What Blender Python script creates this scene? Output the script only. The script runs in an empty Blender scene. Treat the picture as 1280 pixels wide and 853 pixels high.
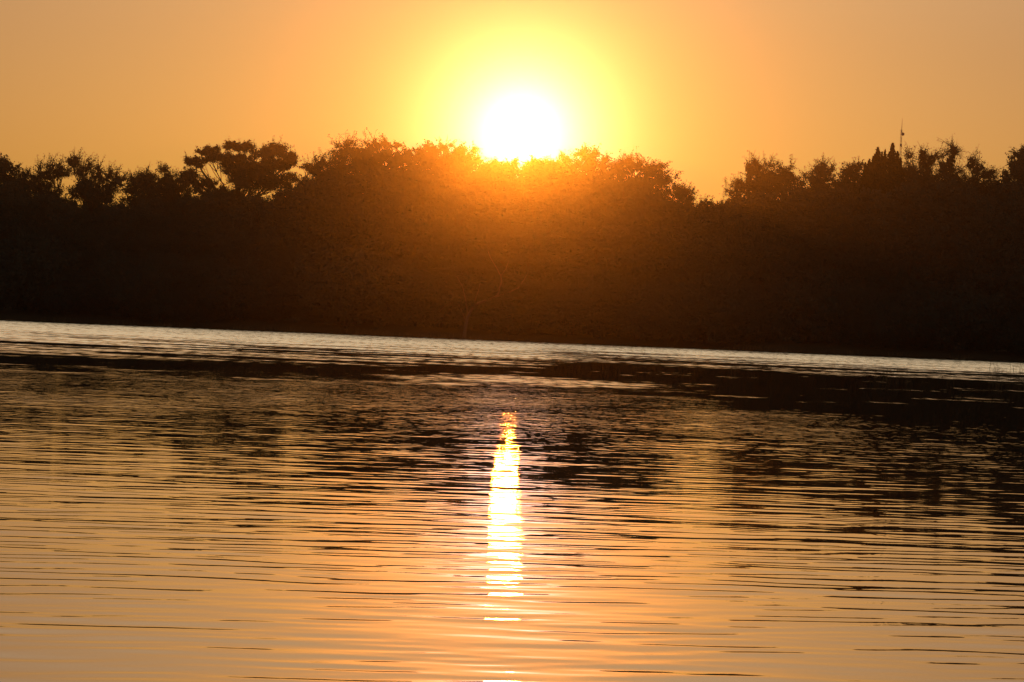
import bpy, math, random
import numpy as np
from mathutils import Vector, Matrix

scene = bpy.context.scene
COL = scene.collection
rng = np.random.default_rng(11)

# ---------------------------------------------------------------- camera
F = 5766.0                      # focal length in 1280-px units (100 mm on a 22.2 mm sensor)
CAM = np.array((0.0, 0.0, 1.04))
ROLL = math.radians(2.35)
PITCH = 21.5 / F
cf = np.array((0, math.cos(PITCH), -math.sin(PITCH)))
cx = np.array((1.0, 0, 0))
cu = np.cross(cx, cf)
cR = cx * math.cos(ROLL) + cu * math.sin(ROLL)
cU = cu * math.cos(ROLL) - cx * math.sin(ROLL)


def ray(px, py):
    d = cf * F + cR * (px - 640) - cU * (py - 426.5)
    return d / np.linalg.norm(d)


def at(px, py, Y):
    d = ray(px, py)
    return CAM + d * (Y / d[1])


cam_data = bpy.data.cameras.new('camera')
cam_data.lens = 100
cam_data.sensor_width = 22.2
cam_data.clip_start = 0.1
cam_data.clip_end = 5000
cam = bpy.data.objects.new('camera', cam_data)
COL.objects.link(cam)
m = Matrix.Identity(4)
for i in range(3):
    m[i][0], m[i][1], m[i][2], m[i][3] = cR[i], cU[i], -cf[i], CAM[i]
cam.matrix_world = m
scene.camera = cam

# ---------------------------------------------------------------- sun, sky, exposure
SUN = ray(652, 168)
sun_el = math.asin(SUN[2])
sun_az = math.atan2(SUN[0], SUN[1])
SUN_STRENGTH = 2.0
SUN_COL = (0.95, 0.225, 0.015)
SKY_STRENGTH = 0.05
SKY_TINT = (0.925, 0.955, 2.30)
EXPOSURE = -1.35
AUREOLE = 1.0

world = bpy.data.worlds.new('World')
scene.world = world
world.use_nodes = True
nt = world.node_tree
nt.nodes.clear()
out = nt.nodes.new('ShaderNodeOutputWorld')
bg = nt.nodes.new('ShaderNodeBackground')
sky = nt.nodes.new('ShaderNodeTexSky')
sky.sky_type = 'NISHITA'
sky.sun_disc = False
sky.sun_elevation = sun_el
sky.sun_rotation = sun_az
sky.altitude = 900
sky.air_density = 1.0
sky.dust_density = 4.0
sky.ozone_density = 1.0
tint = nt.nodes.new('ShaderNodeMix')
tint.data_type = 'RGBA'
tint.blend_type = 'MULTIPLY'
tint.inputs[0].default_value = 1.0
tint.inputs[7].default_value = (*SKY_TINT, 1)
nt.links.new(sky.outputs[0], tint.inputs[6])
# the sun's disc itself, a round patch of sky 0.53 degrees wide
tc = nt.nodes.new('ShaderNodeTexCoord')
dist = nt.nodes.new('ShaderNodeVectorMath')
dist.operation = 'DISTANCE'
dist.inputs[1].default_value = tuple(SUN)
nrm = nt.nodes.new('ShaderNodeVectorMath')
nrm.operation = 'NORMALIZE'
nt.links.new(tc.outputs['Generated'], nrm.inputs[0])
nt.links.new(nrm.outputs[0], dist.inputs[0])
mr = nt.nodes.new('ShaderNodeMapRange')
mr.inputs['From Min'].default_value = 0.0030
mr.inputs['From Max'].default_value = 0.0050
mr.inputs['To Min'].default_value = 150.0
mr.inputs['To Max'].default_value = 0.0
nt.links.new(dist.outputs['Value'], mr.inputs['Value'])
disc = nt.nodes.new('ShaderNodeVectorMath')
disc.operation = 'SCALE'
disc.inputs[0].default_value = (1.0, 0.72, 0.32)
nt.links.new(mr.outputs[0], disc.inputs['Scale'])
add = nt.nodes.new('ShaderNodeVectorMath')
add.operation = 'ADD'
nt.links.new(tint.outputs[2], add.inputs[0])
nt.links.new(disc.outputs[0], add.inputs[1])
# the bright aureole of thin high haze right round the disc
ex = nt.nodes.new('ShaderNodeMath')
ex.operation = 'MULTIPLY'
ex.inputs[1].default_value = -1.0 / math.radians(0.41)
nt.links.new(dist.outputs['Value'], ex.inputs[0])
ex2 = nt.nodes.new('ShaderNodeMath')
ex2.operation = 'EXPONENT'
nt.links.new(ex.outputs[0], ex2.inputs[0])
aur = nt.nodes.new('ShaderNodeVectorMath')
aur.operation = 'SCALE'
aur.inputs[0].default_value = tuple(c * 20 * AUREOLE for c in (14.5, 9.0, 8.2))
nt.links.new(ex2.outputs[0], aur.inputs['Scale'])
add2 = nt.nodes.new('ShaderNodeVectorMath')
add2.operation = 'ADD'
nt.links.new(add.outputs[0], add2.inputs[0])
nt.links.new(aur.outputs[0], add2.inputs[1])
ex3 = nt.nodes.new('ShaderNodeMath')
ex3.operation = 'MULTIPLY'
ex3.inputs[1].default_value = -1.0 / math.radians(5.0)
nt.links.new(dist.outputs['Value'], ex3.inputs[0])
ex4 = nt.nodes.new('ShaderNodeMath')
ex4.operation = 'EXPONENT'
nt.links.new(ex3.outputs[0], ex4.inputs[0])
aur2 = nt.nodes.new('ShaderNodeVectorMath')
aur2.operation = 'SCALE'
aur2.inputs[0].default_value = (2.5, 5.6, 0.0)
nt.links.new(ex4.outputs[0], aur2.inputs['Scale'])
add4 = nt.nodes.new('ShaderNodeVectorMath')
add4.operation = 'ADD'
nt.links.new(add2.outputs[0], add4.inputs[0])
nt.links.new(aur2.outputs[0], add4.inputs[1])
# pale dusty glow of the western sky above the sunset band, fading overhead and to the east
sep = nt.nodes.new('ShaderNodeSeparateXYZ')
nt.links.new(nrm.outputs[0], sep.inputs[0])
up = nt.nodes.new('ShaderNodeMapRange')
up.interpolation_type = 'SMOOTHSTEP'
up.inputs['From Min'].default_value = 0.056
up.inputs['From Max'].default_value = 0.20
nt.links.new(sep.outputs['Z'], up.inputs['Value'])
hi = nt.nodes.new('ShaderNodeMapRange')
hi.interpolation_type = 'SMOOTHSTEP'
hi.inputs['From Min'].default_value = 0.30
hi.inputs['From Max'].default_value = 0.85
hi.inputs['To Min'].default_value = 1.0
hi.inputs['To Max'].default_value = 0.12
nt.links.new(sep.outputs['Z'], hi.inputs['Value'])
west = nt.nodes.new('ShaderNodeMapRange')
west.interpolation_type = 'SMOOTHSTEP'
west.inputs['From Min'].default_value = -0.1
west.inputs['From Max'].default_value = 0.9
west.inputs['To Min'].default_value = 0.28
nt.links.new(sep.outputs['Y'], west.inputs['Value'])
m1 = nt.nodes.new('ShaderNodeMath')
m1.operation = 'MULTIPLY'
nt.links.new(up.outputs[0], m1.inputs[0])
nt.links.new(hi.outputs[0], m1.inputs[1])
m2 = nt.nodes.new('ShaderNodeMath')
m2.operation = 'MULTIPLY'
nt.links.new(m1.outputs[0], m2.inputs[0])
nt.links.new(west.outputs[0], m2.inputs[1])
glow = nt.nodes.new('ShaderNodeVectorMath')
glow.operation = 'SCALE'
glow.inputs[0].default_value = (37.0, 27.5, 13.0)
nt.links.new(m2.outputs[0], glow.inputs['Scale'])
add3 = nt.nodes.new('ShaderNodeVectorMath')
add3.operation = 'ADD'
nt.links.new(add4.outputs[0], add3.inputs[0])
nt.links.new(glow.outputs[0], add3.inputs[1])
nt.links.new(add3.outputs[0], bg.inputs['Color'])
bg.inputs['Strength'].default_value = SKY_STRENGTH
nt.links.new(bg.outputs[0], out.inputs['Surface'])

sd = bpy.data.lights.new('sun', 'SUN')
sd.energy = SUN_STRENGTH
sd.angle = math.radians(0.43)
sd.color = SUN_COL
so = bpy.data.objects.new('sun', sd)
so.rotation_euler = Vector(SUN).to_track_quat('Z', 'Y').to_euler()
so.location = (0, 250, 60)
COL.objects.link(so)

vs = scene.view_settings
vs.view_transform = 'Standard'
vs.look = 'None'
vs.exposure = EXPOSURE
vs.gamma = 1
scene.render.engine = 'CYCLES'
cy = scene.cycles
cy.use_denoising = True
cy.max_bounces = 5
cy.diffuse_bounces = 1
cy.glossy_bounces = 3
cy.transmission_bounces = 1
cy.volume_bounces = 0
cy.sample_clamp_direct = 4000
cy.sample_clamp_indirect = 6


# ---------------------------------------------------------------- materials
def mat(name, color, rough=0.8, noise=None, spec=0.3):
    m = bpy.data.materials.new(name)
    m.use_nodes = True
    b = m.node_tree.nodes['Principled BSDF']
    b.inputs['Base Color'].default_value = (*color, 1)
    b.inputs['Roughness'].default_value = rough
    b.inputs['Specular IOR Level'].default_value = spec
    if noise:
        col2, scale = noise
        n = m.node_tree.nodes.new('ShaderNodeTexNoise')
        n.inputs['Scale'].default_value = scale
        n.inputs['Detail'].default_value = 4
        t = m.node_tree.nodes.new('ShaderNodeTexCoord')
        m.node_tree.links.new(t.outputs['Object'], n.inputs['Vector'])
        mx = m.node_tree.nodes.new('ShaderNodeMix')
        mx.data_type = 'RGBA'
        mx.inputs[6].default_value = (*color, 1)
        mx.inputs[7].default_value = (*col2, 1)
        m.node_tree.links.new(n.outputs['Fac'], mx.inputs[0])
        m.node_tree.links.new(mx.outputs[2], b.inputs['Base Color'])
    return m


M_LEAF = mat('foliage', (0.058, 0.072, 0.058), 0.95, ((0.066, 0.080, 0.064), 0.6), 0.0)
M_CYP = mat('cypress_foliage', (0.032, 0.045, 0.025), 0.95, ((0.045, 0.052, 0.03), 0.9), 0.0)
M_BARK = mat('bark', (0.05, 0.046, 0.04), 0.95, ((0.075, 0.068, 0.058), 3.0), 0.0)
M_DEAD = mat('bleached_wood', (0.12, 0.108, 0.09), 0.9, ((0.09, 0.08, 0.066), 4.0), 0.1)
M_SOIL = mat('bank_soil', (0.075, 0.058, 0.040), 0.95, ((0.05, 0.05, 0.028), 0.4), 0.05)
M_STEEL = mat('mast_steel', (0.25, 0.25, 0.26), 0.5, ((0.2, 0.18, 0.17), 2.0), 0.5)
M_REED = mat('reed_stems', (0.09, 0.08, 0.045), 0.7, ((0.13, 0.11, 0.06), 6.0), 0.2)


# ---------------------------------------------------------------- mesh helpers
class MB:
    """collects numpy triangles / quads; build() links ONE mesh object"""
    def __init__(self):
        self.v, self.f, self.n = [], [], 0

    def add(self, v, f):
        self.v.append(np.asarray(v, dtype=np.float32))
        self.f.append(np.asarray(f, dtype=np.int32) + self.n)
        self.n += len(v)

    def tube(self, pts, radii, sides=5):
        pts = np.asarray(pts, float)
        n = len(pts)
        radii = np.broadcast_to(np.asarray(radii, float), (n,))
        tan = np.gradient(pts, axis=0)
        tan /= np.linalg.norm(tan, axis=1)[:, None] + 1e-9
        ref = np.where(np.abs(tan[:, 1:2]) < 0.9, np.array([[0, 1.0, 0]]), np.array([[1.0, 0, 0]]))
        a = np.cross(tan, ref)
        a /= np.linalg.norm(a, axis=1)[:, None] + 1e-9
        b = np.cross(tan, a)
        ang = np.linspace(0, 2 * np.pi, sides, endpoint=False)
        ring = (a[:, None, :] * np.cos(ang)[None, :, None] + b[:, None, :] * np.sin(ang)[None, :, None])
        v = (pts[:, None, :] + ring * radii[:, None, None]).reshape(-1, 3)
        i = np.arange(n - 1)[:, None] * sides
        j = np.arange(sides)[None, :]
        j2 = (j + 1) % sides
        f = np.stack([i + j, i + j2, i + sides + j2, i + sides + j], -1).reshape(-1, 4)
        self.add(v, f)

    def leaves(self, pos, length, width, up=0.0):
        """little pointed leaf blades with random directions"""
        n = len(pos)
        if n == 0:
            return
        d = rng.normal(size=(n, 3))
        d[:, 2] += up
        d /= np.linalg.norm(d, axis=1)[:, None]
        s = np.cross(d, rng.normal(size=(n, 3)))
        s /= np.linalg.norm(s, axis=1)[:, None] + 1e-9
        L = (length * rng.uniform(0.6, 1.4, n))[:, None]
        W = (width * rng.uniform(0.6, 1.4, n))[:, None]
        v = np.stack([pos - d * L * .5, pos + s * W * .5, pos + d * L * .5, pos - s * W * .5], 1).reshape(-1, 3)
        f = np.arange(4 * n).reshape(-1, 4)
        self.add(v, f)

    def mesh(self, name, material, smooth=False):
        v = np.concatenate(self.v)
        f = np.concatenate(self.f)
        me = bpy.data.meshes.new(name)
        me.vertices.add(len(v))
        me.vertices.foreach_set('co', v.ravel())
        me.loops.add(f.size)
        me.loops.foreach_set('vertex_index', f.ravel())
        me.polygons.add(len(f))
        me.polygons.foreach_set('loop_start', np.arange(0, f.size, 4, dtype=np.int32))
        if smooth:
            me.polygons.foreach_set('use_smooth', np.ones(len(f), dtype=bool))
        me.update(calc_edges=True)
        me.materials.append(material)
        return me

    def build(self, name, material, parent=None, smooth=False):
        o = bpy.data.objects.new(name, self.mesh(name, material, smooth))
        COL.objects.link(o)
        if parent:
            o.parent = parent
        return o


def thing(name, loc, label, cat, group=None):
    o = bpy.data.objects.new(name, None)
    o.empty_display_size = 0.3
    o.location = tuple(float(c) for c in loc)
    COL.objects.link(o)
    o['label'] = label
    o['category'] = cat
    if group:
        o['group'] = group
    return o


def struct(o):
    o['kind'] = 'structure'
    return o


def noise2(x, y, seed, octaves=4):
    """smooth value noise"""
    out = np.zeros(np.shape(x))
    amp, tot = 1.0, 0.0
    for k in range(octaves):
        r = np.random.default_rng(seed * 31 + k)
        tab = r.random((256, 256))
        xi, yi = np.floor(x).astype(int), np.floor(y).astype(int)
        fx, fy = x - xi, y - yi
        fx, fy = fx * fx * (3 - 2 * fx), fy * fy * (3 - 2 * fy)
        g = lambda a, b: tab[a % 256, b % 256]
        out += amp * ((g(xi, yi) * (1 - fx) + g(xi + 1, yi) * fx) * (1 - fy)
                      + (g(xi, yi + 1) * (1 - fx) + g(xi + 1, yi + 1) * fx) * fy)
        tot += amp
        amp *= .5
        x, y = x * 2.03 + 17.3, y * 2.03 + 5.1
    return out / tot


# ---------------------------------------------------------------- water
BANK = 300.0
def bank_y(x):
    return BANK + 0.5 * np.sin(x * .21) + .35 * np.sin(x * .53 + 1) + .2 * np.sin(x * 1.3 + 2)


def sstep(a, b, x):
    t = np.clip((x - a) / (b - a), 0, 1)
    return t * t * (3 - 2 * t)


def build_water():
    rows = [-55, -20, -5, 1.0, 3.0, 6.0, 9.0]
    y = 11.0
    while y < 303:
        rows.append(y)
        y += min(max(0.045, y * y * 0.000038), 0.9)
    Y = np.array(rows)
    s = np.concatenate([[-1, -.5, -.2, -.08, -.02], [0] * 401, [.02, .08, .2, .5, 1]])
    sf = np.concatenate([[-.15] * 5, np.linspace(-.15, .15, 401), [.15] * 5])
    Yc = np.maximum(Y, 3.0) + 12.0
    X = Yc[:, None] * sf[None, :] + s[None, :] * (560 - .15 * Yc[:, None])
    YY = np.repeat(Y[:, None], len(s), 1)
    r = np.random.default_rng(5)
    dY = np.gradient(Y)[:, None]
    Z = np.zeros_like(X)
    env = 0.35 + 1.3 * noise2(X * .30, YY * .16, 3, 4)
    calm = sstep(11, 24, YY) * .16 + .84
    fine = sstep(15, 24, YY)
    warp = (noise2(X * .55 + 40, YY * .35, 31, 3) - .5) * 5.0
    warp2 = (noise2(X * 1.3 + 7, YY * .9, 32, 2) - .5) * 3.0
    groups = [(56, .11, .22, -16, 24, .0042), (64, .18, .42, -20, 21, .0074), (48, .42, .85, -18, 19, .0050), (18, 1.2, 3.0, -10, 30, .0022)]
    for n, l0, l1, mean, spread, slope in groups:
        lam = np.exp(r.uniform(math.log(l0), math.log(l1), n))
        th = np.radians(r.normal(mean, spread, n))
        ph = r.uniform(0, 2 * np.pi, n)
        for k in range(n):
            kk = 2 * np.pi / lam[k]
            a = slope * math.sqrt(2.0 / n) / kk
            fade = np.clip(lam[k] / (dY * 2.4) - .6, 0, 1)
            if l1 < .3:
                fade = fade * fine
            Z += a * fade * np.sin(kk * (X * math.sin(th[k]) + YY * math.cos(th[k])) + ph[k] + warp + (warp2 if k % 2 else 0))
    Z *= env * calm
    inside = np.abs(s)[None, :] < 1e-6
    Z = np.where(inside & (YY > 10.5), Z, 0)
    # wind map: 1 = ruffled by the breeze, 0 = glassy
    n1 = noise2(X * .10 + 9, YY * .11, 21, 4)
    n2 = noise2(X * .16 + 3, YY * .33 + 50, 22, 4)
    n5 = noise2(X * .8 + 13, YY * .45 + 20, 24, 3)
    n3 = noise2(X * 1.1 + 3, YY * .7 + 50, 23, 3)
    edge = np.interp(X, [-60, -12, -4, -.8, .6, 2.2, 5, 12, 60], [84, 90, 95, 98, 106, 131, 128, 117, 110]) + (n1 - .5) * 12 + (n3 - .5) * 9
    belt = sstep(-7, 12, YY - edge + (n3 - .5) * 10)
    deep = sstep(0, 110, YY - edge)                     # rougher towards the far bank
    streak = sstep(.56, .40, n2 + (n3 - .5) * .35) * (1 - .75 * deep)
    wind = belt * (.40 + .60 * deep) * (1 - .93 * streak) * (.72 + .56 * n3)
    line = np.exp(-((YY - 160 - 4 * (n1 - .5) + X * .6) / 3.2) ** 2) * sstep(1, 5, X)
    wind *= 1 - .95 * line
    gold = np.exp(-(((YY - 83 - X * .4 - 10 * (n1 - .5)) / 9) ** 2) - ((X - .4) / 3.2) ** 2)
    wind = np.maximum(wind, .42 * sstep(.1, .9, gold + (n3 - .5) * .9))
    wind = np.maximum(wind, .3 * sstep(.66, .74, n5) * sstep(62, 75, YY) * (1 - belt))
    wind *= 1 - .6 * sstep(255, 290, YY + 20 * (n3 - .5))
    # glassy dark water: the wedge before the belt, and the right-hand side
    lead = np.interp(X, [-14, -9, -2.5, 0, 3, 5, 12], [74, 77, 88, 90, 72, 58, 53]) + (n1 - .5) * 14 + (n3 - .5) * 16 + (n5 - .5) * 16
    glassy = sstep(-26, 16, YY - lead)
    ripple = (sstep(28, 62, YY) * .42 + .04) * (1 - .80 * glassy) * (.25 + 1.5 * noise2(X * .7, YY * .20, 41, 4))
    ripple = np.maximum(ripple, .30 * sstep(.1, .4, wind))
    YS = YY + np.clip(18 * Z, -.08, .08) * (YY < 60)          # crests lean away: gentle fronts, short steep backs
    me_v = np.stack([X, YS, Z], -1).reshape(-1, 3)
    R, Cn = X.shape
    i = (np.arange(R - 1)[:, None] * Cn + np.arange(Cn - 1)[None, :])
    f = np.stack([i, i + 1, i + Cn + 1, i + Cn], -1).reshape(-1, 4)
    mb = MB()
    mb.add(me_v, f)
    m = bpy.data.materials.new('river_water')
    m.use_nodes = True
    nt = m.node_tree
    nt.nodes.remove(nt.nodes['Principled BSDF'])
    body = nt.nodes.new('ShaderNodeBsdfDiffuse')
    body.inputs['Color'].default_value = (0.035, 0.017, 0.008, 1)
    b = nt.nodes.new('ShaderNodeBsdfAnisotropic')
    b.distribution = 'BECKMANN'
    b.inputs['Color'].default_value = (1, 1, 1, 1)
    fre = nt.nodes.new('ShaderNodeFresnel')
    fre.inputs['IOR'].default_value = 1.333
    mixs = nt.nodes.new('ShaderNodeMixShader')
    nt.links.new(fre.outputs[0], mixs.inputs[0])
    nt.links.new(body.outputs[0], mixs.inputs[1])
    nt.links.new(b.outputs[0], mixs.inputs[2])
    nt.links.new(mixs.outputs[0], nt.nodes['Material Output'].inputs['Surface'])
    at_ = nt.nodes.new('ShaderNodeAttribute')
    at_.attribute_name = 'wind'
    rip = nt.nodes.new('ShaderNodeAttribute')
    rip.attribute_name = 'ripple'
    mrr = nt.nodes.new('ShaderNodeMapRange')
    mrr.inputs['To Min'].default_value = 0.02
    mrr.inputs['To Max'].default_value = 0.42
    tcw = nt.nodes.new('ShaderNodeTexCoord')
    mpw = nt.nodes.new('ShaderNodeMapping')
    mpw.inputs['Scale'].default_value = (3.4, 0.45, 1)
    nt.links.new(tcw.outputs['Object'], mpw.inputs['Vector'])
    nzw = nt.nodes.new('ShaderNodeTexNoise')
    nzw.inputs['Scale'].default_value = 1.0
    nzw.inputs['Detail'].default_value = 3
    nt.links.new(mpw.outputs[0], nzw.inputs['Vector'])
    cat = nt.nodes.new('ShaderNodeMapRange')              # cat's-paws: gust texture inside the ruffled belt
    cat.inputs['From Min'].default_value = 0.35
    cat.inputs['From Max'].default_value = 0.60
    cat.inputs['To Min'].default_value = 0.50
    cat.inputs['To Max'].default_value = 1.20
    nt.links.new(nzw.outputs['Fac'], cat.inputs['Value'])
    gust = nt.nodes.new('ShaderNodeMath')
    gust.operation = 'MULTIPLY'
    nt.links.new(at_.outputs['Fac'], gust.inputs[0])
    nt.links.new(cat.outputs[0], gust.inputs[1])
    nt.links.new(gust.outputs[0], mrr.inputs['Value'])
    nt.links.new(mrr.outputs[0], b.inputs['Roughness'])
    tc = nt.nodes.new('ShaderNodeTexCoord')
    mp = nt.nodes.new('ShaderNodeMapping')
    mp.inputs['Scale'].default_value = (4.2, 3.4, 1)
    nt.links.new(tc.outputs['Object'], mp.inputs['Vector'])
    nz = nt.nodes.new('ShaderNodeTexNoise')
    nz.inputs['Scale'].default_value = 1.0
    nz.inputs['Detail'].default_value = 2
    nt.links.new(mp.outputs[0], nz.inputs['Vector'])
    bp = nt.nodes.new('ShaderNodeBump')
    bp.inputs['Distance'].default_value = 0.022
    nt.links.new(rip.outputs['Fac'], bp.inputs['Strength'])
    nt.links.new(nz.outputs['Fac'], bp.inputs['Height'])
    nt.links.new(bp.outputs[0], b.inputs['Normal'])
    nt.links.new(bp.outputs[0], fre.inputs['Normal'])
    o = mb.build('river_water', m, smooth=True)
    a = o.data.attributes.new('wind', 'FLOAT', 'POINT')
    a.data.foreach_set('value', wind.ravel().astype(np.float32))
    a = o.data.attributes.new('ripple', 'FLOAT', 'POINT')
    a.data.foreach_set('value', ripple.ravel().astype(np.float32))
    struct(o)


build_water()


# ---------------------------------------------------------------- far bank terrain
def build_bank():
    xs = np.concatenate([np.linspace(-560, -70, 25), np.linspace(-66, 66, 265), np.linspace(70, 560, 25)])
    ts = np.array([-4, -2, -1, -.5, -.2, 0, .2, .5, 1, 2, 4, 8, 14, 22, 32, 45, 60, 80, 110, 150])
    X = np.repeat(xs[:, None], len(ts), 1)
    T = np.repeat(ts[None, :], len(xs), 0)
    Y = bank_y(X) + T
    Z = np.interp(T, [-4, -.5, 0, .3, 1, 4, 14, 45, 80, 150], [-1.2, -.2, -.02, .22, .45, .8, 1.3, 4.0, 5.0, 4.0])
    Z = Z + (noise2(X * .15, T * .2, 8, 3) - .5) * np.clip(T * .25, 0.0, 1.2)
    n = len(ts)
    i = (np.arange(len(xs) - 1)[:, None] * n + np.arange(n - 1)[None, :])
    f = np.stack([i, i + n, i + n + 1, i + 1], -1).reshape(-1, 4)
    mb = MB()
    mb.add(np.stack([X, Y, Z], -1).reshape(-1, 3), f)
    struct(mb.build('far_bank', M_SOIL, smooth=True))


build_bank()


def ground_z(x, y):
    t = y - float(bank_y(x))
    return float(np.interp(t, [-4, -.5, 0, .3, 1, 4, 14, 45, 80, 150], [-1.2, -.2, -.02, .22, .45, .8, 1.3, 4.0, 5.0, 4.0]))


# ---------------------------------------------------------------- trees
def curve(p0, p1, bend, n=7):
    t = np.linspace(0, 1, n)[:, None]
    mid = (p0 + p1) / 2 + bend
    return (1 - t) ** 2 * p0 + 2 * t * (1 - t) * mid + t * t * p1


def crown_points(c, r, n, shell=0.5):
    d = rng.normal(size=(n, 3))
    d /= np.linalg.norm(d, axis=1)[:, None]
    u = rng.random(n) ** (1 / 3)
    u = u * (1 - shell) + shell * np.maximum(u, rng.uniform(.55, 1.0, n))
    return c + d * u[:, None] * r


def make_tree(root, base, lobes, feather, leaf=0.17, trunk_r=0.22, nlobe=None):
    """lobes: (centre, radii, density, feather). Builds trunk, limbs and crown under root (world-space minus base)."""
    base = np.asarray(base, float)
    wood, crown = MB(), MB()
    cs = np.array([l[0] for l in lobes]) - base
    top = cs[:, 2].max()
    nlobe = nlobe or len(lobes)
    fork = np.array([cs[:, 0].mean() * .3, cs[:, 1].mean() * .3, max(1.0, top * .33, (cs[:, 2] - np.array([l[1][2] for l in lobes]) * .5)[:nlobe].min() - .6)])
    wood.tube(curve(np.array([0, 0, -.3]), fork, np.array([rng.normal() * .2, rng.normal() * .2, 0])),
              np.linspace(trunk_r * 1.25, trunk_r * .8, 7), 8)
    for (c, r, dens, fe) in lobes:
        c = np.asarray(c) - base
        r = np.asarray(r)
        # limb from the fork into the lobe
        limb = curve(fork, c - np.array([0, 0, r[2] * .4]), np.array([0, 0, -.12 * np.linalg.norm(c - fork)]) + rng.normal(size=3) * np.array([.5, .4, .2]))
        wood.tube(limb, np.linspace(trunk_r * .24, .018, 7), 6)
        vol = r[0] * r[1] * r[2]
        nb = int(np.clip(26 * dens * (r[0] * r[2]) ** .8, 6, 260))
        cl = crown_points(c, r * .95, nb, .45)
        for p in cl:
            out_ = (p - c) / r
            e = np.linalg.norm(out_)
            start = limb[rng.integers(3, 7)]
            if e > .62 or rng.random() < (.85 if fe > .3 else .45):
                wood.tube(curve(start, p, np.array([0, 0, -.15]) + rng.normal(size=3) * .18, 5), np.linspace(.034, .013, 5), 3)
            cr = rng.uniform(.28, .6) * (1 - .25 * fe) * min(1.0, r[2] / .55)
            nl = int(rng.uniform(50, 120) * (1 - .5 * fe) * min(1.3, dens))
            q = rng.normal(size=(nl, 3)) * cr * np.array([.45, .45, .32]) + p
            crown.leaves(q, leaf, leaf * .5)
            for _ in range(rng.integers(4, 9)):           # short leafy shoots
                d = (p - c) / r * .45 + rng.normal(size=3) * .6 + np.array([0, 0, .2])
                d /= np.linalg.norm(d)
                L = rng.uniform(.25, .75) * min(1.0, r[2] / .7 + .12)
                k = int(26 * L * (1.3 - .5 * fe)) + 3
                tt = rng.random(k)
                crown.leaves(p + d * L * tt[:, None] + rng.normal(size=(k, 3)) * .045, leaf * .8, leaf * .4, .2)
            if e > .62:                      # twigs that break the outline
                for _ in range(1 + int(4 * fe)):
                    d = out_ / e * .6 + rng.normal(size=3) * .45 + np.array([0, 0, .45])
                    d /= np.linalg.norm(d)
                    L = rng.uniform(.35, .95) * (0.55 + .8 * fe)
                    tw = curve(p, p + d * L, rng.normal(size=3) * .1, 5)
                    wood.tube(tw, np.linspace(.02, .008, 5), 3)
                    k = int(5 + 9 * L * 1.5)
                    tt = rng.random(k)
                    q = p + d * L * tt[:, None] + rng.normal(size=(k, 3)) * .07
                    crown.leaves(q, leaf * .72, leaf * .36, .3)
        core = 1 - .45 * fe                   # inner sprays that make the mass opaque
        ni = int(vol * 18 * dens * core) + 8
        q = crown_points(c - np.array([0, 0, r[2] * .12 * fe]), r * (.74 - .30 * fe), ni, .1)
        crown.leaves(q, .55, .30)
    wood.build('trunk', M_BARK, root)
    crown.build('crown', M_LEAF, root)


def skyline_tree(name, Y, lobes_px, label, dens=1.0, feather=0.3, leaf=0.17, body=True, group='trees on the skyline of the far bank'):
    """lobes_px: (px, py, half width px, half height px[, density[, feather]])"""
    lobes = []
    for l in lobes_px:
        px, py, rx, rz = l[:4]
        de = l[4] if len(l) > 4 else dens
        fe = l[5] if len(l) > 5 else feather
        py += 2.5 * max(0, fe - .3)
        c = at(px, py, Y + rng.uniform(-.8, .8))
        s = Y / F
        rr = np.array([rx * s, min(max(rx, rz * 1.0) * s, 2.6), rz * s])
        lobes.append((c, rr, de, fe))
    cx_ = np.mean([l[0][0] for l in lobes])
    base = np.array([cx_, Y, ground_z(cx_, Y)])
    if body:   # the lower, denser half of the crown
        zmin = min(l[0][2] - l[1][2] * .3 for l in lobes)
        w = max(l[0][0] for l in lobes) - min(l[0][0] for l in lobes)
        w = max(w * .5, 1.3)
        zlow = max(base[2] + 2.0, zmin - 4.5)
        cz = (zmin + zlow) / 2
        for k in range(2):
            lobes.append((np.array([cx_ + (k - .5) * w * .8, Y + .4, cz]),
                          np.array([w * .75 + .6, 1.9, (zmin - zlow) / 2 + .5]), 1.3, 0.05))
    root = thing(name, base, label, 'tree', group)
    make_tree(root, base, lobes, feather, leaf, trunk_r=.24, nlobe=len(lobes_px))


T = skyline_tree
T('broadleaf_tree', 309, [(2, 216, 20, 17), (-24, 214, 26, 20), (16, 238, 22, 18)],
  'dense dark tree cut off by the left edge of the photo', 1.2, .12)
T('thorn_tree', 311, [(60, 215, 24, 11, .7, .8), (77, 215, 8, 7, 1.4, .2), (36, 224, 16, 13, 1, .4), (52, 232, 16, 8)],
  'wispy tree with one dark leafy knot, beside the tree at the left edge', .8, .7, .13)
T('thorn_tree', 308, [(91, 202, 6, 9, .9, .7), (102, 213, 14, 13, .8, .8), (124, 221, 18, 14, .8, .8), (146, 226, 12, 14, .8, .8), (118, 243, 32, 12, 1.1, .3), (103, 232, 16, 12, 1.1, .35)],
  'sparse see-through tree with a pointed left tip and a top sloping down to the right', .8, .7, .13)
T('broadleaf_tree', 310, [(178, 232, 20, 13, 1, .35), (184, 219, 9, 7, .9, .6)],
  'small tree with a tufted tip, left one of the little pair before the layered acacia', 1, .45, .14)
T('broadleaf_tree', 311, [(208, 221, 10, 12, .9, .5), (207, 236, 16, 12), (224, 230, 13, 11, 1.1, .3)],
  'small pointed tree just left of the layered acacia', 1, .4, .14)
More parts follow.
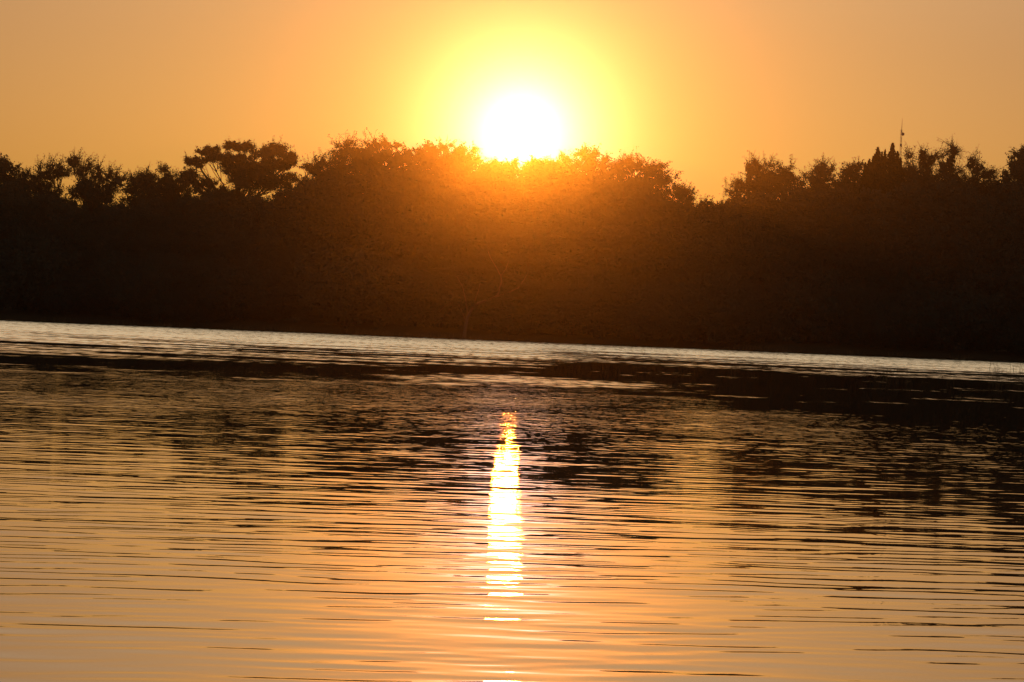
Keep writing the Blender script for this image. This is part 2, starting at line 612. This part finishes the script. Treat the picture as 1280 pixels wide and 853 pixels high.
T('acacia_tree', 307, [(262, 189, 17, 5, 1.6, .15), (247, 202, 19, 6, 1.5, .2), (238, 220, 14, 8, 1.3, .25), (301, 184, 24, 5.5, 1.6, .15),
                       (290, 197, 33, 6, 1.6, .15), (330, 193, 20, 6, 1.4, .25), (342, 187, 15, 8, 1.4, .25), (362, 199, 15, 7, 1.5, .2), (345, 206, 26, 6, 1.5, .2),
                       (318, 210, 32, 8, 1.4, .25), (290, 211, 16, 11, 1.2, .35), (318, 225, 30, 11, 1.3, .25), (347, 225, 28, 13, 1.3, .2), (252, 231, 22, 7, 1.3, .3), (270, 242, 34, 8, 1.3, .2)],
  'tall acacia with flat layered foliage pads and sky showing between them', 1.3, .25, .14)
T('thorn_tree', 312, [(401, 204, 9, 9, .8, .7), (386, 211, 14, 8, .9, .6), (410, 218, 20, 10)],
  'low wispy tree in the dip right of the layered acacia', .9, .6, .13)
T('thorn_tree', 306, [(431, 187, 15, 13, .8, .75), (425, 202, 14, 12, .9, .6), (448, 200, 16, 16, 1, .5)],
  'feathery tree with bristling twigs at the left shoulder of the big rounded crown', .9, .65, .13)
T('broadleaf_tree', 309, [(500, 212, 58, 26, 1.2, .1), (470, 182, 16, 6, .8, .8), (494, 180, 17, 6, .8, .8), (462, 200, 22, 14, 1.2, .2), (530, 192, 24, 9, 1.2, .15)],
  'broad tree with big rounded crown and feathery fringe on top, left of the sun', 1.2, .2, .15)
T('broadleaf_tree', 311, [(556, 200, 28, 16, 1.1, .25), (556, 184, 10, 5, .8, .7)],
  'rounded tree between the big rounded crown and the tree beside the sun', 1.1, .25, .15)
T('broadleaf_tree', 307, [(583, 195, 20, 13, 1, .4), (592, 210, 22, 16, 1, .4), (612, 216, 16, 14, 1, .35)],
  'tree right beside the sun on its left, sloping down into the notch', 1, .4, .14)
T('broadleaf_tree', 310, [(646, 222, 34, 20, 1.3, .15), (622, 218, 18, 17), (676, 213, 20, 17)],
  'lower tree in the notch of the skyline straight under the sun', 1.2, .2, .15)
T('broadleaf_tree', 308, [(737, 200, 24, 13, 1, .4), (760, 214, 14, 16, 1.1, .3), (708, 207, 22, 14, 1, .35), (690, 214, 14, 12), (725, 220, 34, 14)],
  'rounded tree just right of the sun with a fine twiggy top', 1.1, .4, .14)
T('broadleaf_tree', 306, [(793, 206, 24, 12, .8, .6), (818, 210, 18, 13, .8, .6), (780, 212, 14, 12, .9, .5), (832, 224, 16, 13, .8, .6), (800, 228, 30, 14, 1, .35), (842, 240, 12, 10, .9, .5)],
  'loose open-crowned tree ending the high treeline right of the sun', .9, .55, .13)
T('thorn_tree', 309, [(862, 246, 14, 8, .9, .5), (850, 256, 22, 12)],
  'low twiggy tree stepping down into the wide gap right of the sun', 1, .5, .13)
T('broadleaf_tree', 312, [(893, 268, 34, 14, 1.3, .08), (870, 270, 28, 14, 1.3, .1)],
  'low even-topped tree filling the lowest gap of the skyline', 1.3, .1, .15)
T('thorn_tree', 307, [(956, 216, 22, 14, .8, .7), (936, 209, 5, 7, .6, .9), (944, 203, 6, 6, .6, .9), (917, 238, 13, 8, .7, .8), (986, 218, 13, 11, .9, .7), (950, 232, 34, 14, 1.1, .45), (972, 224, 20, 14, 1, .5), (980, 238, 26, 12, 1.1, .4), (922, 250, 20, 9)],
  'spiky bare-twigged tree rising right of the lowest gap of the skyline', .9, .65, .13)
T('broadleaf_tree', 309, [(1026, 222, 20, 15, 1, .4), (1030, 212, 12, 7, .8, .6)],
  'round tree between the spiky tree and its smaller round neighbour', 1.1, .35, .14)
T('broadleaf_tree', 311, [(1066, 214, 13, 11, 1, .4), (1062, 228, 22, 12)],
  'smaller round tree just left of the cypresses', 1.1, .35, .14)
T('thorn_tree', 307, [(1137, 207, 4, 17, .8, .85), (1144, 214, 6, 10, .8, .7)],
  'thin twiggy tree just right of the mast', .9, .7, .12)
T('thorn_tree', 309, [(1159, 203, 9, 15, .9, .6), (1153, 192, 4, 7, .6, .9), (1166, 196, 6, 9, .7, .8), (1160, 220, 18, 10)],
  'bushy tree with upright twigs, second to the right of the mast', .9, .6, .12)
T('thorn_tree', 307, [(1188, 200, 11, 16, .8, .75), (1193, 184, 5, 8, .6, .95), (1178, 208, 8, 12, .9, .6), (1190, 220, 18, 10)],
  'tallest twiggy tree right of the cypresses, with one long thin spray at its tip', .9, .7, .12)
T('thorn_tree', 310, [(1212, 204, 5, 10, .7, .9), (1224, 212, 13, 11, .9, .6), (1236, 218, 9, 10, .9, .6), (1222, 228, 24, 10)],
  'low twiggy tree before the dip at the right edge', .9, .6, .12)
T('broadleaf_tree', 311, [(1247, 238, 14, 11, 1.1, .3)],
  'low bush-like tree in the dip beside the dense tree at the right edge', 1.1, .3, .14)
T('broadleaf_tree', 305, [(1277, 206, 15, 18, 1.3, .12), (1268, 228, 15, 20, 1.2, .2), (1300, 210, 24, 26, 1.3, .1)],
  'dense dark tree cut off by the right edge of the photo', 1.2, .15, .16)
T('broadleaf_tree', 309, [(-75, 215, 34, 24), (-55, 230, 30, 20)], 'round tree beyond the left edge of the photo', 1.2, .2)
T('broadleaf_tree', 309, [(1350, 215, 34, 24), (1335, 230, 30, 20)], 'round tree beyond the right edge of the photo', 1.2, .2)


# conifers
def cypress(px_tip, py_tip, py_base, half, label, Y=306.5, shoulder=None):
    tip = at(px_tip, py_tip, Y)
    gx = at(px_tip, py_base, Y)[0]
    gz = ground_z(gx, Y)
    base = np.array([gx, Y, gz])
    root = thing('cypress_tree', base, label, 'tree', 'dark pointed cypresses on the skyline')
    wood, crown = MB(), MB()
    H = tip[2] - gz
    wood.tube([(0, 0, -.3), (0, 0, H * .5), (0, 0, H - .2)], [.2, .12, .02], 6)
    hvis = at(px_tip, py_tip, Y)[2] - at(px_tip, py_base, Y)[2]
    w = half * Y / F
    cols = [(0, 0, H, w)]
    if shoulder:
        cols += [((px - px_tip) * Y / F, rng.uniform(-.3, .3), H - (py - py_tip) * Y / F, hw * Y / F) for px, py, hw in shoulder]
    for ox, oy, h, ww in cols:
        n = int(5200 * (ww / .5))
        t = rng.random(n) ** .8
        z = h - t * (hvis + 3.0)
        prof = ww * np.clip((h - z) / (hvis * .8), 0, 1) ** .85
        a = rng.uniform(0, 2 * np.pi, n)
        prof = prof * (1 + .30 * np.sin(z * 6.3 + 3 * np.sin(a + ox * 5)) + .16 * rng.normal(size=n))
        u = np.sqrt(rng.random(n))
        p = np.stack([ox + np.cos(a) * prof * u, oy + np.sin(a) * prof * u, z + rng.normal(size=n) * .04], 1)
        p = p[p[:, 2] < h + .05]
        crown.leaves(p, .22, .10, 1.0)
    wood.build('trunk', M_BARK, root)
    crown.build('crown', M_CYP, root)


cypress(1096, 185.5, 222, 8.5, 'pointed dark cypress, left of the two taller ones in the cluster', 306.3, [(1091, 196, 5)])
cypress(1105, 188, 222, 4.5, 'slimmest dark cypress squeezed between the two taller ones', 307.6, [(1101.5, 191, 3.5)])
cypress(1114, 179, 225, 9, 'tallest dark cypress, with a rounded shoulder on its right, next to the mast', 306.0, [(1121, 190, 8), (1125, 198, 6)])
cypress(1086, 200, 225, 7, 'shortest cypress, at the left end of the cluster', 307.0, [(1081, 205, 5)])

# the dark wood below the skyline: a few kinds, copied
def archetype(seed, wide, high):
    lob = []
    n = 5
    for k in range(n):
        a = k / n * 6.28 + rng.uniform(-.4, .4)
        lob.append((np.array([math.cos(a) * wide * .5, math.sin(a) * 1.0, high * rng.uniform(.45, .68)]),
                    np.array([wide * rng.uniform(.40, .55), 1.7, high * rng.uniform(.24, .32)]), 1.15, .12))
    lob.append((np.array([rng.uniform(-.5, .5), 0, high * .76]), np.array([wide * .5, 1.6, high * .24]), 1.15, .2))
    lob.append((np.array([0, -.4, high * .3]), np.array([wide * .85, 1.8, high * .28]), 1.3, .05))
    return lob


def skyline_at(px):
    xs = [-200, 0, 20, 60, 100, 150, 220, 250, 370, 400, 430, 500, 600, 650, 700, 800, 850, 890, 950, 1000, 1060, 1120, 1190, 1245, 1280, 1480]
    ys = [215, 215, 225, 232, 240, 238, 231, 238, 215, 213, 203, 195, 200, 213, 203, 210, 243, 257, 228, 221, 222, 215, 215, 235, 215, 215]
    return float(np.interp(px, xs, ys))


protos = {}
def filler(kind, px, py_top, Y, label, group, name):
    top = at(px, py_top, Y)
    gz = ground_z(top[0], Y)
    H = top[2] - gz
    wide, high = {'tall': (2.6, 9.0), 'broad': (3.3, 8.0), 'bush': (2.4, 4.2), 'thicket': (3.0, 3.4)}[kind]
    if kind not in protos:
        root = thing(name, (0, 0, 0), label, 'tree' if kind in ('tall', 'broad') else 'bush', group)
        make_tree(root, (0, 0, 0), archetype(1, wide, high), .15, .19, .2 if high > 5 else .1)
        protos[kind] = (root, list(root.children))
        r = root
    else:
        src, kids = protos[kind]
        r = src.copy()
        COL.objects.link(r)
        for ch in kids:
            c = ch.copy()
            COL.objects.link(c)
            c.parent = r
    s = H / high
    r.location = (float(top[0]), Y, gz)
    r.scale = (s * rng.uniform(.9, 1.15), s, s)
    r.rotation_euler = (0, 0, rng.uniform(-.5, .5) + (math.pi if rng.random() < .5 else 0))
    r['label'] = label
    r['group'] = group


px = -120
while px < 1400:
    filler('tall' if rng.random() < .5 else 'broad', px, skyline_at(px) + rng.uniform(6, 20), 303.6 + rng.uniform(-.6, .8),
           'dark bushy tree standing in the shadowed wood under the skyline of the far bank',
           'bushy trees in the shadowed wood', 'bushy_tree')
    px += rng.uniform(38, 50)
px = -120
while px < 1400:
    filler('bush' if rng.random() < .5 else 'thicket', px, 425 + (px - 640) * .041 - rng.uniform(62, 105), 301.4 + rng.uniform(-.3, .5),
           'dark low bush crowding the water line of the far bank',
           'bushes along the far water line', 'bank_bush')
    px += rng.uniform(36, 50)

# ---------------------------------------------------------------- mast behind the cypresses
def build_mast():
    Y = 430.0
    s = Y / F
    foot = at(1124.5, 222, Y)
    gx = foot[0]
    gz = 4.3
    topz = at(1127, 162, Y)[2]
    tip = at(1128, 148, Y)[2]
    root = thing('radio_mast', (gx, Y, gz), 'thin lattice radio mast with a small dish, rising behind the cypresses', 'mast')
    H = topz - gz
    w0, w1 = .17, .075
    mb = MB()
    corners = [(math.cos(a), math.sin(a)) for a in (0.5, 2.594, 4.689)]
    for cxx, cyy in corners:
        mb.tube([(cxx * w0, cyy * w0, 0), (cxx * w1, cyy * w1, H)], [.012, .013], 5)
    nseg = 26
    for k in range(nseg):
        z0, z1 = H * k / nseg, H * (k + 1) / nseg
        a0 = w0 + (w1 - w0) * k / nseg
        a1 = w0 + (w1 - w0) * (k + 1) / nseg
        for j in range(3):
            p, q = corners[j], corners[(j + 1) % 3]
            mb.tube([(p[0] * a0, p[1] * a0, z0), (q[0] * a1, q[1] * a1, z1)], [.008, .008], 4)
            mb.tube([(p[0] * a0, p[1] * a0, z0), (q[0] * a0, q[1] * a0, z0)], [.008, .008], 4)
    mb.build('lattice_tower', M_STEEL, root)
    an = MB()
    an.tube([(0, 0, H - .3), (0.02, 0, H + .2), (.03, 0, tip - gz)], [.035, .025, .010], 5)
    an.build('whip_antenna', M_STEEL, root)
    dz = at(1127, 168, Y)[2] - gz
    d = MB()
    t = np.linspace(0, 1, 7)
    d.tube(np.stack([.10 + 0 * t, -.1 - .28 * t, dz + 0 * t], 1), .16 * np.sqrt(np.clip(t, .02, 1)), 14)
    d.tube([(.10, -.385, dz), (.10, -.40, dz)], [.16, .001], 14)
    d.tube([(0, 0, dz), (.10, -.12, dz)], [.03, .03], 5)
    d.build('dish', M_STEEL, root)
    c = MB()
    cz = at(1126, 181.5, Y)[2] - gz
    c.tube([(0, 0, cz - .12), (0, 0, cz - .119), (0, 0, cz + .119), (0, 0, cz + .12)], [.001, .10, .10, .001], 8)
    c.build('equipment_box', M_STEEL, root)


build_mast()


# ---------------------------------------------------------------- dead tree fallen at the bank
def build_dead():
    Y = 299.4
    base = at(585, 421, Y)
    base[2] = -.1
    root = thing('fallen_dead_tree', base, 'pale bare dead tree leaning out of the dark bank below the sun', 'dead tree')
    def P(lst):
        return np.array([at(a, b, Y - .1 + .25 * math.sin(a * .3)) for a, b in lst]) - base
    tr = MB()
    tr.tube(P([(580, 424), (582, 408), (585, 395), (592, 382), (602, 378), (612, 375), (622, 370)]), [.13, .12, .11, .1, .09, .08, .075], 7)
    tr.build('trunk', M_DEAD, root)
    for path, r in [([(621, 371), (635, 366), (648, 360), (655, 350), (660, 341)], .05),
                    ([(622, 370), (627, 352), (626, 345), (620, 334), (613, 322), (610, 314)], .05),
                    ([(626, 345), (632, 337), (636, 326)], .03),
                    ([(585, 395), (582, 375), (578, 358), (571, 346)], .04),
                    ([(583, 403), (572, 377), (564, 379), (555, 384), (547, 392)], .045),
                    ([(592, 382), (598, 363), (601, 352)], .03)]:
        b = MB()
        b.tube(P(path), np.linspace(r, r * .35, len(path)), 6)
        b.build('branch', M_DEAD, root)


build_dead()

# ---------------------------------------------------------------- reeds and stems standing in the water
def reeds(px0, px1, py_foot, n, hpx, label, seed):
    r = np.random.default_rng(seed)
    mid = (px0 + px1) / 2
    def water_pt(px, py):
        d = ray(px, py)
        return CAM + d * (-CAM[2] / d[2])
    base = water_pt(mid, py_foot)
    root = thing('reed_clump', base, label, 'reeds', 'thin reeds standing in the river')
    for k in range(n):
        mb = MB()
        px = r.uniform(px0, px1)
        p = water_pt(px, py_foot + r.uniform(-2.5, 1.5) + (px - mid) * .041)
        h = hpx * r.uniform(.45, 1.0) * p[1] / F
        lean = np.array([r.normal() * .14 * h, r.normal() * .1 * h, h])
        mb.tube(curve(p + (0, 0, -.15), p + lean, np.array([r.normal() * .03, 0, 0]), 5) - base, np.linspace(.007, .003, 5), 3)
        if r.random() < .5:
            q = p + lean * r.uniform(.3, .6)
            tip = q + np.array([r.normal() * .35 * h, 0, h * r.uniform(.1, .4)])
            mb.tube(curve(q, tip, np.array([0, 0, h * .1]), 5) - base, np.linspace(.005, .002, 5), 3)
        mb.build('stem', M_REED, root)


reeds(1094, 1140, 472, 26, 14, 'short reed tuft standing in the water left of the tall thin reeds', 1)
reeds(1232, 1296, 479, 24, 30, 'tall thin reeds standing in the water at the right edge', 2)
reeds(914, 926, 468, 4, 14, 'few bent stems standing alone in the water right of the sun glitter', 3)
reeds(1183, 1192, 477, 5, 9, 'tiny reed tuft between the short reed tuft and the tall reeds', 4)

# ---------------------------------------------------------------- sedge fringe standing in the shallows of the far bank
def build_sedge():
    r = np.random.default_rng(77)
    mb = MB()
    n = 5200
    x = r.uniform(-75, 75, n)
    keep = noise2(x * .25, x * 0 + 3.3, 61, 4) > r.uniform(.38, .62, n)
    x = x[keep]
    n = len(x)
    y = bank_y(x) - np.abs(r.normal(size=n)) * 4.0 + .2
    h = r.uniform(.06, .30, n) * (.5 + noise2(x * .6, x * 0 + 9.1, 62, 3))
    a = r.uniform(0, np.pi, n)
    w = .02
    lx, ly = r.normal(size=n) * .3 * h, r.normal(size=n) * .3 * h
    z = np.zeros(n)
    v = np.stack([np.stack([x - w * np.cos(a), y - w * np.sin(a), z - .05], 1), np.stack([x + w * np.cos(a), y + w * np.sin(a), z - .05], 1),
                  np.stack([x + lx + .004, y + ly, h], 1), np.stack([x + lx - .004, y + ly, h], 1)], 1).reshape(-1, 3)
    mb.add(v, np.arange(4 * n).reshape(-1, 4))
    o = mb.build('shore_sedge', M_REED)
    o['kind'] = 'stuff'
    o['label'] = 'low dark sedge fringing the far bank in the shallow water'


build_sedge()

# ---------------------------------------------------------------- haze: smoky evening air
def build_haze():
    mb = MB()
    x0, x1, y0, y1, z0, z1 = -600, 600, -70, 455, -3.5, 30
    v = [(x0, y0, z0), (x1, y0, z0), (x1, y1, z0), (x0, y1, z0), (x0, y0, z1), (x1, y0, z1), (x1, y1, z1), (x0, y1, z1)]
    f = [(0, 3, 2, 1), (4, 5, 6, 7), (0, 1, 5, 4), (1, 2, 6, 5), (2, 3, 7, 6), (3, 0, 4, 7)]
    mb.add(v, f)
    m = bpy.data.materials.new('haze')
    m.use_nodes = True
    nt = m.node_tree
    nt.nodes.clear()
    o = nt.nodes.new('ShaderNodeOutputMaterial')
    p = nt.nodes.new('ShaderNodeVolumePrincipled')
    p.inputs['Color'].default_value = (0.160, 0.156, 0.14, 1)
    p.inputs['Density'].default_value = 0.0004
    p.inputs['Anisotropy'].default_value = 0.98
    nt.links.new(p.outputs[0], o.inputs['Volume'])
    ob = mb.build('haze', m)
    ob['kind'] = 'stuff'


build_haze()
